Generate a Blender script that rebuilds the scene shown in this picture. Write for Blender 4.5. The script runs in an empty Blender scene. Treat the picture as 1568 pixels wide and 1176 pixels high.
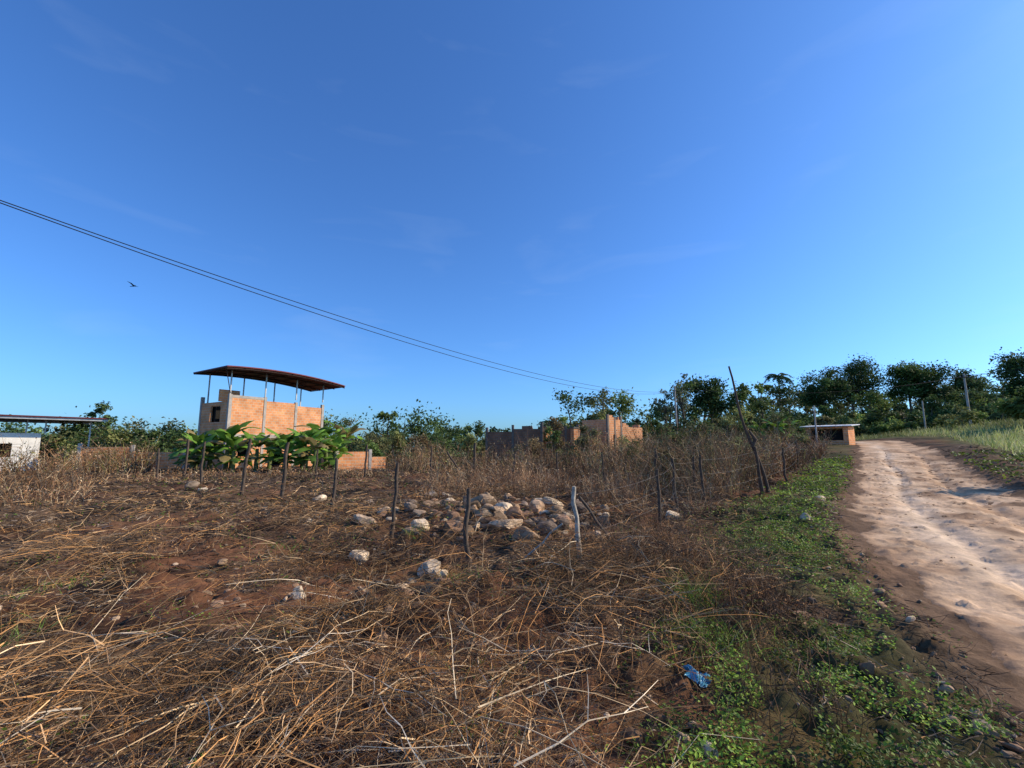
import bpy, math, numpy as np, bmesh
from mathutils import Vector
rng=np.random.default_rng(7)
sc=bpy.context.scene
# ---------------------------------------------------------------- helpers
def hsh(ix,iy,s):
    h=(ix.astype(np.int64)*374761393+iy.astype(np.int64)*668265263+s*974634777)&0xffffffff
    h=((h^(h>>13))*1274126177)&0xffffffff
    return ((h^(h>>16))&0xffffff)/float(0xffffff)
def vn(x,y,s=0):
    x=np.asarray(x,float);y=np.asarray(y,float)
    xi=np.floor(x);yi=np.floor(y);fx=x-xi;fy=y-yi
    fx=fx*fx*(3-2*fx);fy=fy*fy*(3-2*fy)
    a=hsh(xi,yi,s);b=hsh(xi+1,yi,s);c=hsh(xi,yi+1,s);d=hsh(xi+1,yi+1,s)
    return (a+(b-a)*fx)*(1-fy)+(c+(d-c)*fx)*fy
def fbm(x,y,s=0,o=4):
    r=0;a=.5;t=0
    for i in range(o):
        r=r+a*vn(x,y,s+i*17);t+=a;a*=.5;x=x*2.03+5.1;y=y*2.03+1.7
    return r/t
def S(a,b,x):
    t=np.clip((x-a)/(b-a),0,1);return t*t*(3-2*t)
ROAD=np.array([(4.5,-12),(4.6,-2),(5.2,2.0),(7.1,5.8),(9.5,9.6),(16.6,18.7),(25,29.5),(32,39),(37,46),(38.5,54),(36,62)],float)
HW=2.1
def road_lat(x,y):
    x=np.asarray(x,float);y=np.asarray(y,float)
    best=np.full(x.shape,1e9);sg=np.ones(x.shape)
    for i in range(len(ROAD)-1):
        a=ROAD[i];d=ROAD[i+1]-a;L2=(d**2).sum()
        t=np.clip(((x-a[0])*d[0]+(y-a[1])*d[1])/L2,0,1)
        px=x-a[0]-t*d[0];py=y-a[1]-t*d[1];dd=np.hypot(px,py)
        cr=px*d[1]-py*d[0]
        m=dd<best;best=np.where(m,dd,best);sg=np.where(m,np.where(cr>0,1,-1),sg)
    return best*sg      # + = right of the road
def Hb(x,y):
    d=.64*x+.77*y
    h=1.7*S(14,58,d)*S(-2,26,x-.02*y)
    h=h+2.2*np.exp(-(((x-56)/13)**2+((y-46)/14)**2))
    h=h+10.0*np.exp(-(((x-122)/48)**2+((y-100)/42)**2))
    h=h+4.5*np.exp(-(((x-60)/40)**2+((y-120)/30)**2))
    h=h+.25*(fbm(x*.12,y*.12,3,3)-.5)*S(3,12,np.hypot(x,y))
    h=h-.25*np.exp(-(((x+1.9)/1.7)**2+((y-6.7)/1.2)**2))
    h=h+.35*np.exp(-(((x+.3)/2.2)**2+((y-10.2)/1.3)**2))
    lat=road_lat(x,y)
    h=h-.10*(1-S(HW-.3,HW+.6,np.abs(lat)))
    h=h+.35*np.exp(-((lat-3.6)/1.1)**2)*S(8,14,y)*(1-S(30,40,y))*fbm(x*.5,y*.5,9,2)*1.4
    return h
def H(x,y):
    x=np.asarray(x,float);y=np.asarray(y,float)
    lat=road_lat(x,y);al=np.abs(lat)
    off=1-S(HW-.4,HW+.5,al)
    r=np.hypot(x,y);nf=1-S(25,60,r)
    h=Hb(x,y)
    cl=np.maximum(fbm(x*6,y*6,26,2)-.52,0)
    h=h+(1-off)*nf*(.22*(fbm(x*.9,y*.9,11,3)-.5)+.14*(fbm(x*4,y*4,21,3)-.5)+.035*(vn(x*19,y*19,31)-.5)+.26*cl)
    rut=-.085*np.exp(-((lat+.75+.15*np.sin(y*.5))/.22)**2)-.10*np.exp(-((lat-.8+.12*np.sin(y*.4))/.25)**2)
    h=h+off*nf*(rut+.10*(fbm(x*1.6,y*1.6,41,4)-.5)+.05*np.maximum(fbm(x*7,y*7,51,2)-.56,0)*3)
    return h
def mkmesh(name,V,F,col=None,mat=None,parent=None,smooth=False,uv=None):
    V=np.asarray(V,np.float32).reshape(-1,3);F=np.asarray(F,np.int32)
    me=bpy.data.meshes.new(name);k=F.shape[1]
    me.vertices.add(len(V));me.vertices.foreach_set("co",V.ravel())
    me.loops.add(F.size);me.loops.foreach_set("vertex_index",F.ravel())
    me.polygons.add(len(F));me.polygons.foreach_set("loop_start",np.arange(0,F.size,k,dtype=np.int32))
    me.polygons.foreach_set("use_smooth",np.full(len(F),smooth))
    me.update(calc_edges=True)
    if col is not None:
        c=np.ones((len(V),4),np.float32);c[:,:3]=col
        at=me.color_attributes.new("Col","FLOAT_COLOR","POINT");at.data.foreach_set("color",c.ravel())
    ob=bpy.data.objects.new(name,me);sc.collection.objects.link(ob)
    if mat:me.materials.append(mat)
    if parent:ob.parent=parent
    return ob
def empty(name,loc=(0,0,0),rz=0):
    e=bpy.data.objects.new(name,None);e.location=loc;e.rotation_euler=(0,0,rz);e.empty_display_size=.3
    sc.collection.objects.link(e);return e
def nrm(v):return v/np.maximum(np.linalg.norm(v,axis=-1,keepdims=True),1e-9)
class Acc:
    def __init__(s):s.V=[];s.F=[];s.C=[];s.n=0
    def add(s,V,F,C):
        V=V.reshape(-1,3);s.V.append(V);s.F.append(F.reshape(-1,4)+s.n);s.C.append(np.broadcast_to(C,V.shape) if np.ndim(C)==1 else C.reshape(-1,3));s.n+=len(V)
    def make(s,name,mat,parent=None,smooth=False):
        return mkmesh(name,np.concatenate(s.V),np.concatenate(s.F),np.concatenate(s.C),mat,parent,smooth)
def stems(acc,P,D,L,R,bend,nseg,nside,col,wig=0.,taper=.65):
    n=len(P);P=np.asarray(P,float);D=nrm(np.asarray(D,float))
    L=np.broadcast_to(L,(n,)).astype(float);R=np.broadcast_to(R,(n,)).astype(float)
    t=np.linspace(0,1,nseg+1)
    c=P[:,None]+D[:,None]*(L[:,None]*t)[:,:,None]+(bend*L[:,None])[:,None,:]*(t**2)[None,:,None]
    if wig>0:
        w=rng.normal(0,1,(n,nseg+1,3))*wig*L[:,None,None];w[:,0]=0;c=c+w
    u=nrm(np.cross(D,nrm(rng.normal(0,1,(n,3)))));v=np.cross(D,u)
    if nside==2: ang=np.array([0,np.pi])
    else: ang=np.arange(nside)*2*np.pi/nside
    rr=R[:,None]*(1-taper*t)
    off=np.cos(ang)[None,:,None]*u[:,None]+np.sin(ang)[None,:,None]*v[:,None]
    V=c[:,:,None]+rr[:,:,None,None]*off[:,None]
    st=(nseg+1)*nside;i,j=np.meshgrid(np.arange(nseg),np.arange(1 if nside==2 else nside),indexing='ij');i=i.ravel();j=j.ravel();j2=(j+1)%nside
    f=np.stack([i*nside+j,i*nside+j2,(i+1)*nside+j2,(i+1)*nside+j],1)
    F=(np.arange(n)*st)[:,None,None]+f[None]
    C=np.repeat(np.broadcast_to(col,(n,3)),st,axis=0)
    acc.add(V,F,C);return c
def leaves(acc,C,size,up,col,asp=.5,droop=None):
    n=len(C);N=rng.normal(0,1,(n,3));N[:,2]=np.abs(N[:,2])+up;N=nrm(N)
    a=nrm(np.cross(N,rng.normal(0,1,(n,3))));b=np.cross(N,a)
    s=np.broadcast_to(size,(n,))[:,None]
    V=np.stack([C-a*s,C-b*s*asp+N*s*.15,C+a*s,C+b*s*asp+N*s*.15],1)
    F=np.arange(n*4).reshape(n,4)
    acc.add(V,F,np.repeat(np.broadcast_to(col,(n,3)),4,axis=0))
def colmix(n,cols,j=.15):
    cols=np.array(cols);c=cols[rng.integers(0,len(cols),n)]
    return np.clip(c*(1+rng.normal(0,j,(n,1))),.003,1)
def patch(x,y,f=.8,s=301,lo=.5,hi=1.5):
    return (lo+(hi-lo)*S(.3,.7,fbm(x*f,y*f,s,3)))[:,None]
# ---------------------------------------------------------------- materials
def newmat(name):
    m=bpy.data.materials.new(name);m.use_nodes=True;nt=m.node_tree
    return m,nt,nt.nodes["Principled BSDF"],nt.nodes["Material Output"]
def attr_mat(name,rough=.8,transl=0.,nscale=3.,namt=.35,spec=.2):
    m,nt,b,o=newmat(name)
    a=nt.nodes.new("ShaderNodeAttribute");a.attribute_name="Col"
    n=nt.nodes.new("ShaderNodeTexNoise");n.inputs["Scale"].default_value=nscale;n.inputs["Detail"].default_value=2
    g=nt.nodes.new("ShaderNodeNewGeometry");nt.links.new(g.outputs["Position"],n.inputs["Vector"])
    r=nt.nodes.new("ShaderNodeMapRange");r.inputs[1].default_value=.3;r.inputs[2].default_value=.7;r.inputs[3].default_value=1-namt;r.inputs[4].default_value=1+namt
    nt.links.new(n.outputs["Fac"],r.inputs[0])
    v=nt.nodes.new("ShaderNodeVectorMath");v.operation='SCALE'
    nt.links.new(a.outputs["Color"],v.inputs[0]);nt.links.new(r.outputs[0],v.inputs["Scale"])
    nt.links.new(v.outputs[0],b.inputs["Base Color"]);b.inputs["Roughness"].default_value=rough;b.inputs["Specular IOR Level"].default_value=spec
    if transl>0:
        t=nt.nodes.new("ShaderNodeBsdfTranslucent");mx=nt.nodes.new("ShaderNodeMixShader");mx.inputs[0].default_value=transl
        nt.links.new(v.outputs[0],t.inputs["Color"]);nt.links.new(b.outputs[0],mx.inputs[1]);nt.links.new(t.outputs[0],mx.inputs[2]);nt.links.new(mx.outputs[0],o.inputs["Surface"])
    return m
def plain_mat(name,col,rough=.7,metal=0,nscale=4,namt=.25,bump=.1):
    m,nt,b,o=newmat(name)
    tc=nt.nodes.new("ShaderNodeTexCoord");n=nt.nodes.new("ShaderNodeTexNoise");n.inputs["Scale"].default_value=nscale;n.inputs["Detail"].default_value=8;n.inputs["Roughness"].default_value=.65
    nt.links.new(tc.outputs["Object"],n.inputs["Vector"])
    r=nt.nodes.new("ShaderNodeValToRGB");c=np.array(col)
    r.color_ramp.elements[0].position=.3;r.color_ramp.elements[1].position=.7
    r.color_ramp.elements[0].color=(*(c*(1-namt)),1);r.color_ramp.elements[1].color=(*np.clip(c*(1+namt),0,1),1)
    nt.links.new(n.outputs["Fac"],r.inputs[0]);nt.links.new(r.outputs[0],b.inputs["Base Color"])
    b.inputs["Roughness"].default_value=rough;b.inputs["Metallic"].default_value=metal;b.inputs["Specular IOR Level"].default_value=.25
    bp=nt.nodes.new("ShaderNodeBump");bp.inputs["Strength"].default_value=bump;nt.links.new(n.outputs["Fac"],bp.inputs["Height"]);nt.links.new(bp.outputs[0],b.inputs["Normal"])
    return m
def brick_mat(name,c1,c2,mortar,w=.33,h=.2,ms=.018):
    m,nt,b,o=newmat(name)
    uv=nt.nodes.new("ShaderNodeUVMap");uv.uv_map="UVMap"
    br=nt.nodes.new("ShaderNodeTexBrick");br.inputs["Scale"].default_value=1
    br.inputs["Brick Width"].default_value=w;br.inputs["Row Height"].default_value=h;br.inputs["Mortar Size"].default_value=ms
    br.inputs["Color1"].default_value=(*c1,1);br.inputs["Color2"].default_value=(*c2,1);br.inputs["Mortar"].default_value=(*mortar,1)
    nt.links.new(uv.outputs[0],br.inputs["Vector"])
    n=nt.nodes.new("ShaderNodeTexNoise");n.inputs["Scale"].default_value=1.3;n.inputs["Detail"].default_value=7;nt.links.new(uv.outputs[0],n.inputs["Vector"])
    r=nt.nodes.new("ShaderNodeMapRange");r.inputs[1].default_value=.3;r.inputs[2].default_value=.7;r.inputs[3].default_value=.75;r.inputs[4].default_value=1.2
    nt.links.new(n.outputs["Fac"],r.inputs[0])
    v=nt.nodes.new("ShaderNodeVectorMath");v.operation='SCALE';nt.links.new(br.outputs["Color"],v.inputs[0]);nt.links.new(r.outputs[0],v.inputs["Scale"])
    nt.links.new(v.outputs[0],b.inputs["Base Color"]);b.inputs["Roughness"].default_value=.9;b.inputs["Specular IOR Level"].default_value=.1
    bp=nt.nodes.new("ShaderNodeBump");bp.inputs["Strength"].default_value=.4;bp.inputs["Distance"].default_value=.01;bp.invert=True
    nt.links.new(br.outputs["Fac"],bp.inputs["Height"]);nt.links.new(bp.outputs[0],b.inputs["Normal"])
    return m
M_stem=attr_mat("dry_stem",.8,.0,6,.3,.1)
M_leaf=attr_mat("leaf",.55,.35,1.5,.25,.25)
M_far=attr_mat("tree_foliage",.65,.25,.35,.35,.15)
M_bark=attr_mat("bark",.9,0,5,.35,.1)
M_stone=attr_mat("stone",.95,0,9,.4,.05)
M_wood=plain_mat("weathered_wood",(.10,.07,.05),.9,0,14,.5,.5)
M_woodpale=plain_mat("pale_wood",(.44,.37,.29),.9,0,14,.45,.5)
M_wire=plain_mat("wire_metal",(.12,.11,.10),.5,.6)
M_cable=plain_mat("cable_black",(.015,.015,.017),.6)
M_brick=brick_mat("orange_brick",(.82,.36,.15),(.66,.25,.10),(.62,.44,.29))
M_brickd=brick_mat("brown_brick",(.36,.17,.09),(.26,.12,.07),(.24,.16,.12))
M_conc=plain_mat("concrete",(.44,.38,.32),.9,0,2.5,.25,.2)
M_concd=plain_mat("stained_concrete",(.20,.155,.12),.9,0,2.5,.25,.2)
M_plast=plain_mat("white_plaster",(.84,.79,.71),.8,0,1.5,.12,.05)
M_roofred=plain_mat("red_metal_roof",(.15,.03,.03),.5,.2,1.5,.3)
M_tin=plain_mat("zinc_roof",(.75,.73,.70),.6,0,1.5,.15)
M_dark=plain_mat("room_shade_black",(.02,.018,.016),.9)  # near-black colour standing in for the shade inside rooms
M_steel=plain_mat("steel_frame",(.07,.045,.04),.6,.4)
M_steelw=plain_mat("pale_steel",(.45,.45,.44),.5,.3)
def ground_mat(name,sc1=9,bump=.6,dist=.03,lo=.5,hi=1.4):
    m,nt,b,o=newmat(name)
    a=nt.nodes.new("ShaderNodeAttribute");a.attribute_name="Col"
    g=nt.nodes.new("ShaderNodeNewGeometry")
    n=nt.nodes.new("ShaderNodeTexNoise");n.inputs["Scale"].default_value=sc1;n.inputs["Detail"].default_value=10;n.inputs["Roughness"].default_value=.75
    n2=nt.nodes.new("ShaderNodeTexNoise");n2.inputs["Scale"].default_value=1.1;n2.inputs["Detail"].default_value=6
    nt.links.new(g.outputs["Position"],n.inputs["Vector"]);nt.links.new(g.outputs["Position"],n2.inputs["Vector"])
    r=nt.nodes.new("ShaderNodeMapRange");r.inputs[1].default_value=.3;r.inputs[2].default_value=.7;r.inputs[3].default_value=lo;r.inputs[4].default_value=hi
    r2=nt.nodes.new("ShaderNodeMapRange");r2.inputs[1].default_value=.3;r2.inputs[2].default_value=.7;r2.inputs[3].default_value=.72;r2.inputs[4].default_value=1.22
    nt.links.new(n.outputs["Fac"],r.inputs[0]);nt.links.new(n2.outputs["Fac"],r2.inputs[0])
    mu=nt.nodes.new("ShaderNodeMath");mu.operation='MULTIPLY';nt.links.new(r.outputs[0],mu.inputs[0]);nt.links.new(r2.outputs[0],mu.inputs[1])
    v=nt.nodes.new("ShaderNodeVectorMath");v.operation='SCALE';nt.links.new(a.outputs["Color"],v.inputs[0]);nt.links.new(mu.outputs[0],v.inputs["Scale"])
    nt.links.new(v.outputs[0],b.inputs["Base Color"]);b.inputs["Roughness"].default_value=.95;b.inputs["Specular IOR Level"].default_value=.05
    vo=nt.nodes.new("ShaderNodeTexVoronoi");vo.inputs["Scale"].default_value=22;nt.links.new(g.outputs["Position"],vo.inputs["Vector"])
    ad=nt.nodes.new("ShaderNodeMath");ad.operation='SUBTRACT';nt.links.new(n.outputs["Fac"],ad.inputs[0])
    ms=nt.nodes.new("ShaderNodeMath");ms.operation='MULTIPLY';ms.inputs[1].default_value=.25;nt.links.new(vo.outputs["Distance"],ms.inputs[0]);nt.links.new(ms.outputs[0],ad.inputs[1])
    bp=nt.nodes.new("ShaderNodeBump");bp.inputs["Strength"].default_value=bump;bp.inputs["Distance"].default_value=dist;nt.links.new(ad.outputs[0],bp.inputs["Height"]);nt.links.new(bp.outputs[0],b.inputs["Normal"])
    return m
# ---------------------------------------------------------------- ground
def green_mask(x,y):
    lat=-road_lat(x,y)-HW
    g=S(.15,.8,lat)*(1-S(1.5,2.8,lat))
    return g*S(.36,.54,fbm(x*.8,y*.8,61,3)+.03+.16*S(4.,7.5,y))
def soil_mask(x,y):
    m=1.2*np.exp(-(((x+2.4)/2.3)**2+((y-5.8)/1.4)**2))+.8*np.exp(-(((x+.0)/2.6)**2+((y-9.6)/1.5)**2))+.8*np.exp(-(((x-1.4)/1.)**2+((y-2.9)/.9)**2))
    m=m+.5*S(.55,.68,fbm(x*.4,y*.4,71,3))
    return np.clip(m*1.2*S(.38,.58,fbm(x*1.3,y*1.3,72,3)+.07),0,1)
def sinhgrid(c,A,lo,hi,n):
    t=np.linspace(np.arcsinh((lo-c)/A),np.arcsinh((hi-c)/A),n);return c+A*np.sinh(t)
gx=sinhgrid(1.2,3.,-700,700,950);gy=sinhgrid(3.,3.2,-40,900,680)
X,Y=np.meshgrid(gx,gy);Z=H(X,Y)
def L3(a,b,t):return a+(b-a)*t[...,None]
lat=road_lat(X,Y)
soil=np.array([.21,.092,.046]);lit=np.array([.09,.055,.035]);grn=np.array([.07,.085,.025]);gdry=np.array([.25,.26,.085]);fgr=np.array([.07,.10,.03])
C=L3(lit,np.array([.17,.105,.062]),fbm(X*.5,Y*.5,81,4));C=L3(C,np.array([.030,.021,.016]),S(.48,.64,fbm(X*.9,Y*.9,83,3)))
C=L3(C,soil,soil_mask(X,Y)*.85)
C=L3(C,grn,.5*green_mask(X,Y));C=L3(C,np.array([.19,.115,.068]),.8*(1-S(-.1,1.0,np.abs(lat)-HW))*(1-S(30,60,np.hypot(X,Y))))
bank=S(3,8,lat)*S(20,34,Y);C=L3(C,gdry,bank*(1-S(58,66,Y)))
C=L3(C,fgr,S(62,75,np.hypot(X,Y)))
nx=len(gx);ny=len(gy)
i,j=np.meshgrid(np.arange(ny-1),np.arange(nx-1),indexing='ij');q=(i*nx+j).ravel()
mkmesh("ground",np.stack([X,Y,Z],-1),np.stack([q,q+1,q+nx+1,q+nx],1),C.reshape(-1,3),ground_mat("soil_and_litter"),smooth=True)
seg=np.diff(ROAD,axis=0);cl=np.concatenate([[0],np.cumsum(np.hypot(*seg.T))])
def catm(P,s):
    from numpy import interp
    ss=np.linspace(0,cl[-1],200);xx=interp(ss,cl,P[:,0]);yy=interp(ss,cl,P[:,1])
    k=np.hanning(15);k/=k.sum();xp=np.pad(xx,7,mode='edge');yp=np.pad(yy,7,mode='edge')
    xx=np.convolve(xp,k,'valid');yy=np.convolve(yp,k,'valid');return interp(s,ss,xx),interp(s,ss,yy)
sv=sinhgrid(14,3.5,2,cl[-1],640);rx,ry=catm(ROAD,sv)
tx=np.gradient(rx,sv);ty=np.gradient(ry,sv);tl=np.hypot(tx,ty);tx/=tl;ty/=tl
lw=np.linspace(-HW-.35,HW+.35,120)
RX=rx[:,None]+ty[:,None]*lw;RY=ry[:,None]-tx[:,None]*lw
edge=np.abs(lw)[None]-(HW-.1)-.9*(fbm(RX*.8,RY*.8,91,5)-.5)
RZ=H(RX,RY)+.012-.12*S(.0,.35,edge)
t1=fbm(RX*1.2,RY*1.2,95,4)
RC=L3(np.array([.64,.425,.26]),np.array([.50,.31,.18]),S(.42,.64,t1))
RC=L3(RC,np.array([.74,.55,.38]),.8*np.exp(-((lw[None]+.75)/.5)**2)*np.ones_like(t1)*S(.3,.6,fbm(RX*.6,RY*.6,96,3)))
RC=L3(RC,np.array([.26,.15,.085]),.8*np.exp(-((lw[None]-.1-.3*np.sin(RY*.3))/.4)**2)*S(.46,.62,fbm(RX*.8,RY*.8,97,3)))
RC=L3(RC,np.array([.20,.12,.072]),.8*S(.7,1.6,lw)[None]*S(.44,.62,fbm(RX*.9,RY*.9,98,3)))
RC=L3(RC,np.array([.27,.165,.10]),.8*S(-.3,.1,edge)*np.ones_like(t1))
ns,nl=RX.shape;i,j=np.meshgrid(np.arange(ns-1),np.arange(nl-1),indexing='ij');q=(i*nl+j).ravel()
mkmesh("dirt_road",np.stack([RX,RY,RZ],-1),np.stack([q,q+1,q+nl+1,q+nl],1),RC.reshape(-1,3),ground_mat("dirt_road_surface",10,.6,.025,.72,1.2),smooth=True)
# ---------------------------------------------------------------- scatter helpers
def scat(n,r0,r1,a0=-54,a1=52,p=1.):
    u=rng.random(n)
    r=r0*(r1/r0)**(u**p);a=np.radians(rng.uniform(a0,a1,n))
    return r*np.sin(a),r*np.cos(a)
def lyingdir(n,el=.15):
    a=rng.uniform(0,2*np.pi,n);return np.stack([np.cos(a),np.sin(a),rng.normal(el,.18,n)],1)
def offroad(x,y):return np.abs(road_lat(x,y))>HW+.1
BR=[(.20,.115,.06),(.31,.17,.07),(.12,.075,.046),(.41,.26,.135),(.07,.047,.034)]
acc=Acc()
x,y=scat(160000,1.2,42,p=.85);lat=road_lat(x,y);g=green_mask(x,y);s=soil_mask(x,y)
k=(np.abs(lat)>HW+.2)&(rng.random(len(x))>g*.8)&(rng.random(len(x))>s*.9)&(rng.random(len(x))<S(-.2,1.6,-lat-HW)+.15+(lat>0))&(rng.random(len(x))<.3+S(.36,.60,fbm(x*.7,y*.7,103,3)));x=x[k];y=y[k]
r=np.hypot(x,y);z=H(x,y)+.01+rng.random(len(x))*.03
stems(acc,np.stack([x,y,z],1),lyingdir(len(x),.12),rng.uniform(.04,.18,len(x))*(1+r*.03),np.maximum(.0022,.00068*r)*rng.uniform(.5,1.4,len(x)),rng.normal(0,.12,(len(x),3)),2,2,colmix(len(x),BR+[(.06,.045,.036),(.26,.19,.13),(.13,.09,.06),(.19,.14,.10)],.25)*patch(x,y,.9,301,.45,1.45),.03)
acc.make("dry_leaf_litter",M_stem)
acc=Acc()
def brush(n,r0,r1,hgt,lenr,cols,thr,amp,seed,p=.9,a0=-54,a1=40,el=.25,rad=.0028,twig=3,rt=.0005):
    x,y=scat(n,r0,r1,a0,a1,p);lat=road_lat(x,y);th=thr-.04*(1-S(2.6,4.2,y))*(1-S(-.5,1.,x))
    k=(lat<-HW-1.0)&(fbm(x*amp,y*amp,seed,3)>th+rng.normal(0,.025,n))&(rng.random(n)>soil_mask(x,y)*.9)&(rng.random(n)>green_mask(x,y))
    x=x[k];y=y[k];n=len(x);r=np.hypot(x,y)
    f=fbm(x*amp,y*amp,seed,3)-th[k]
    z=H(x,y)+rng.random(n)**1.3*hgt*np.clip(f*6,.06,1)
    D=lyingdir(n,el);L=rng.uniform(*lenr,n);R=np.maximum(rad,rt*r)*rng.uniform(.5,1.3,n)
    c=colmix(n,cols,.25)*patch(x,y,1.1,311,.5,1.5);B=rng.normal(0,.3,(n,3));B[:,2]=-np.abs(B[:,2])*.8-.15
    cc=stems(acc,np.stack([x,y,z],1),D,L,R,B,4,3,c,.025)
    for _ in range(twig):
        idx=rng.integers(1,4,n);P=cc[np.arange(n),idx];DD=nrm(D+rng.normal(0,.7,(n,3))*[1,1,.6]);
        stems(acc,P,DD,L*rng.uniform(.15,.45,n),R*.6,rng.normal(0,.25,(n,3)),2,2,c*rng.uniform(.8,1.3,(n,1)),.03)
OR=BR+[(.46,.23,.085),(.34,.16,.055)]
brush(17500,1.5,14,.46,(.2,.7),OR,.465,.75,101)
brush(7500,9,32,.25,(.3,.8),BR,.44,.3,102)
acc.make("cut_dry_brush",M_stem)
acc=Acc()
brush(1400,1.5,8,.50,(.35,.95),[(.52,.36,.20),(.42,.25,.12),(.62,.48,.32),(.42,.21,.08)],.48,.75,101,p=1.2,rad=.004,a0=-54,a1=18,twig=2)
acc.make("straw_stalks",M_stem)
acc=Acc()
def weeds(x,y,hmin,hmax,cols,nt=14,rad=.003,sp=.28):
    n=len(x);r=np.hypot(x,y);z=H(x,y)-.02;ns=3 if r.mean()<8 else 2;pm=patch(x,y,.45,321,.55,1.5);hm=patch(x,y,.6,322,.65,1.15)[:,0]
    for k in range(3):
        D=np.stack([rng.normal(0,sp,n),rng.normal(0,sp,n),np.ones(n)],1);L=rng.uniform(hmin,hmax,n)*hm;R=np.maximum(rad,.00042*r)
        c=colmix(n,cols,.25)*pm;B=rng.normal(0,.18,(n,3));B[:,2]=-.05
        cc=stems(acc,np.stack([x+rng.normal(0,.05,n),y+rng.normal(0,.05,n),z],1),D,L,R,B,4,ns,c,.02)
        for _ in range(nt//3):
            idx=rng.integers(1,5,n);P=cc[np.arange(n),idx];DD=nrm(nrm(D)*.6+rng.normal(0,.7,(n,3)))
            l=L*rng.uniform(.15,.4,n)
            c2=stems(acc,P,DD,l,R*.6,rng.normal(0,.25,(n,3)),2,2,c*rng.uniform(.8,1.25,(n,1)),.04)
            if _%2==0:leaves(acc,c2[:,-1]+rng.normal(0,.02,(n,3)),np.maximum(.012,.0014*r)*rng.uniform(.6,1.5,n),.2,c*rng.uniform(.8,1.5,(n,1)),.5)
RB=[(.20,.105,.055),(.28,.145,.07),(.34,.20,.10),(.12,.075,.048),(.41,.30,.18)]
n=12500;x=rng.uniform(-3,24,n);y=rng.uniform(10,30,n);lat=road_lat(x,y)
k=(lat<-HW-2.4-.03*y)&(lat>-12-.2*y)&(fbm(x*.3,y*.3,121,3)>.50-.15*S(12,16,y)-.12*S(3,8,x))&~((x<2.0)&(y<13.5));k&=rng.random(n)<.62
hh=S(2,7,x)*S(11,16,y);xx=x[k];yy=y[k];tall=rng.random(len(xx))<hh[k]
weeds(xx[~tall],yy[~tall],.4,1.0,RB,12);weeds(xx[tall],yy[tall],.9,2.15,RB+[(.22,.20,.07)],15)
n=3400;x=rng.uniform(-34,26,n);y=rng.uniform(24,34,n);lat=road_lat(x,y);ar=x/y;k=(lat<-HW-2)&(fbm(x*.3,y*.3,122,3)>.42)&~((ar>-.78)&(ar<-.28))
weeds(x[k],y[k],.7,1.9,RB+[(.20,.19,.06)],12)
n=1300;x=rng.uniform(-26,-9,n);y=rng.uniform(10,20,n);k=(fbm(x*.3,y*.3,123,3)>.44)&(y<-x*1.1);weeds(x[k],y[k],.4,.9,RB,12)
n=400;x=rng.uniform(-20,-6,n);y=rng.uniform(20,27,n);weeds(x,y,.2,.5,RB,9)
x=rng.normal(2.2,.7,700);y=rng.normal(5.2,1.9,700);k=(-road_lat(x,y)>HW+1.3)&(y>2.6);weeds(x[k],y[k],.2,.5,RB[:4],12)
x=rng.uniform(-6,3,600);y=rng.uniform(2.8,8,600);k=(fbm(x*.75,y*.75,101,3)>.5)&(rng.random(600)>soil_mask(x,y));weeds(x[k],y[k],.15,.45,OR,9,sp=.6)
acc.make("standing_dry_weeds",M_stem)
# ---------------------------------------------------------------- green cover
GR=[(.17,.26,.03),(.23,.33,.035),(.10,.17,.022),(.30,.39,.055)]
acc=Acc()
x,y=scat(130000,1.8,36,5,46,.92);g=green_mask(x,y);k=(rng.random(len(x))<g*1.1)&(fbm(x*2.8,y*2.8,131,2)>.48-.18*S(4.,7,y));x=x[k];y=y[k];r=np.hypot(x,y);n=len(x)
leaves(acc,np.stack([x,y,H(x,y)+.015+rng.random(n)**1.5*(.05+.16*S(.5,.7,fbm(x*1.5,y*1.5,135,2)))],1),np.maximum(.012,.0021*r)*rng.uniform(.6,1.4,n),1.2,colmix(n,GR,.25)*patch(x,y,1.3,331,.6,1.35),.6)
x,y=scat(45000,1.6,30,-54,45,.9);k=offroad(x,y)&(fbm(x*1.4,y*1.4,133,3)>.61);x=x[k];y=y[k];r=np.hypot(x,y);n=len(x)
leaves(acc,np.stack([x,y,H(x,y)+.02+rng.random(n)**1.5*.12],1),np.maximum(.012,.002*r)*rng.uniform(.6,1.4,n),1.,colmix(n,GR,.25)*.6,.5)
x,y=scat(15000,10,40,30,52,.9);k=(road_lat(x,y)>HW+.2)&(fbm(x*.9,y*.9,134,3)>.45);x=x[k];y=y[k];r=np.hypot(x,y);n=len(x)
leaves(acc,np.stack([x,y,H(x,y)+.03+rng.random(n)*.15],1),.0026*r*rng.uniform(.6,1.4,n),1.,colmix(n,GR,.25)*.6,.5)
acc.make("green_ground_cover",M_leaf)
acc=Acc()
def tuft(cx,cy,n,h,sp,cols):
    x=rng.normal(cx,sp,n);y=rng.normal(cy,sp,n);D=np.stack([rng.normal(0,.4,n),rng.normal(0,.4,n),np.ones(n)],1);B=rng.normal(0,.35,(n,3));B[:,2]=-.25
    stems(acc,np.stack([x,y,H(x,y)],1),D,rng.uniform(.4,1,n)*h,max(.004,.0008*math.hypot(cx,cy)),B,3,2,colmix(n,cols,.2),.0,.9)
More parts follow.
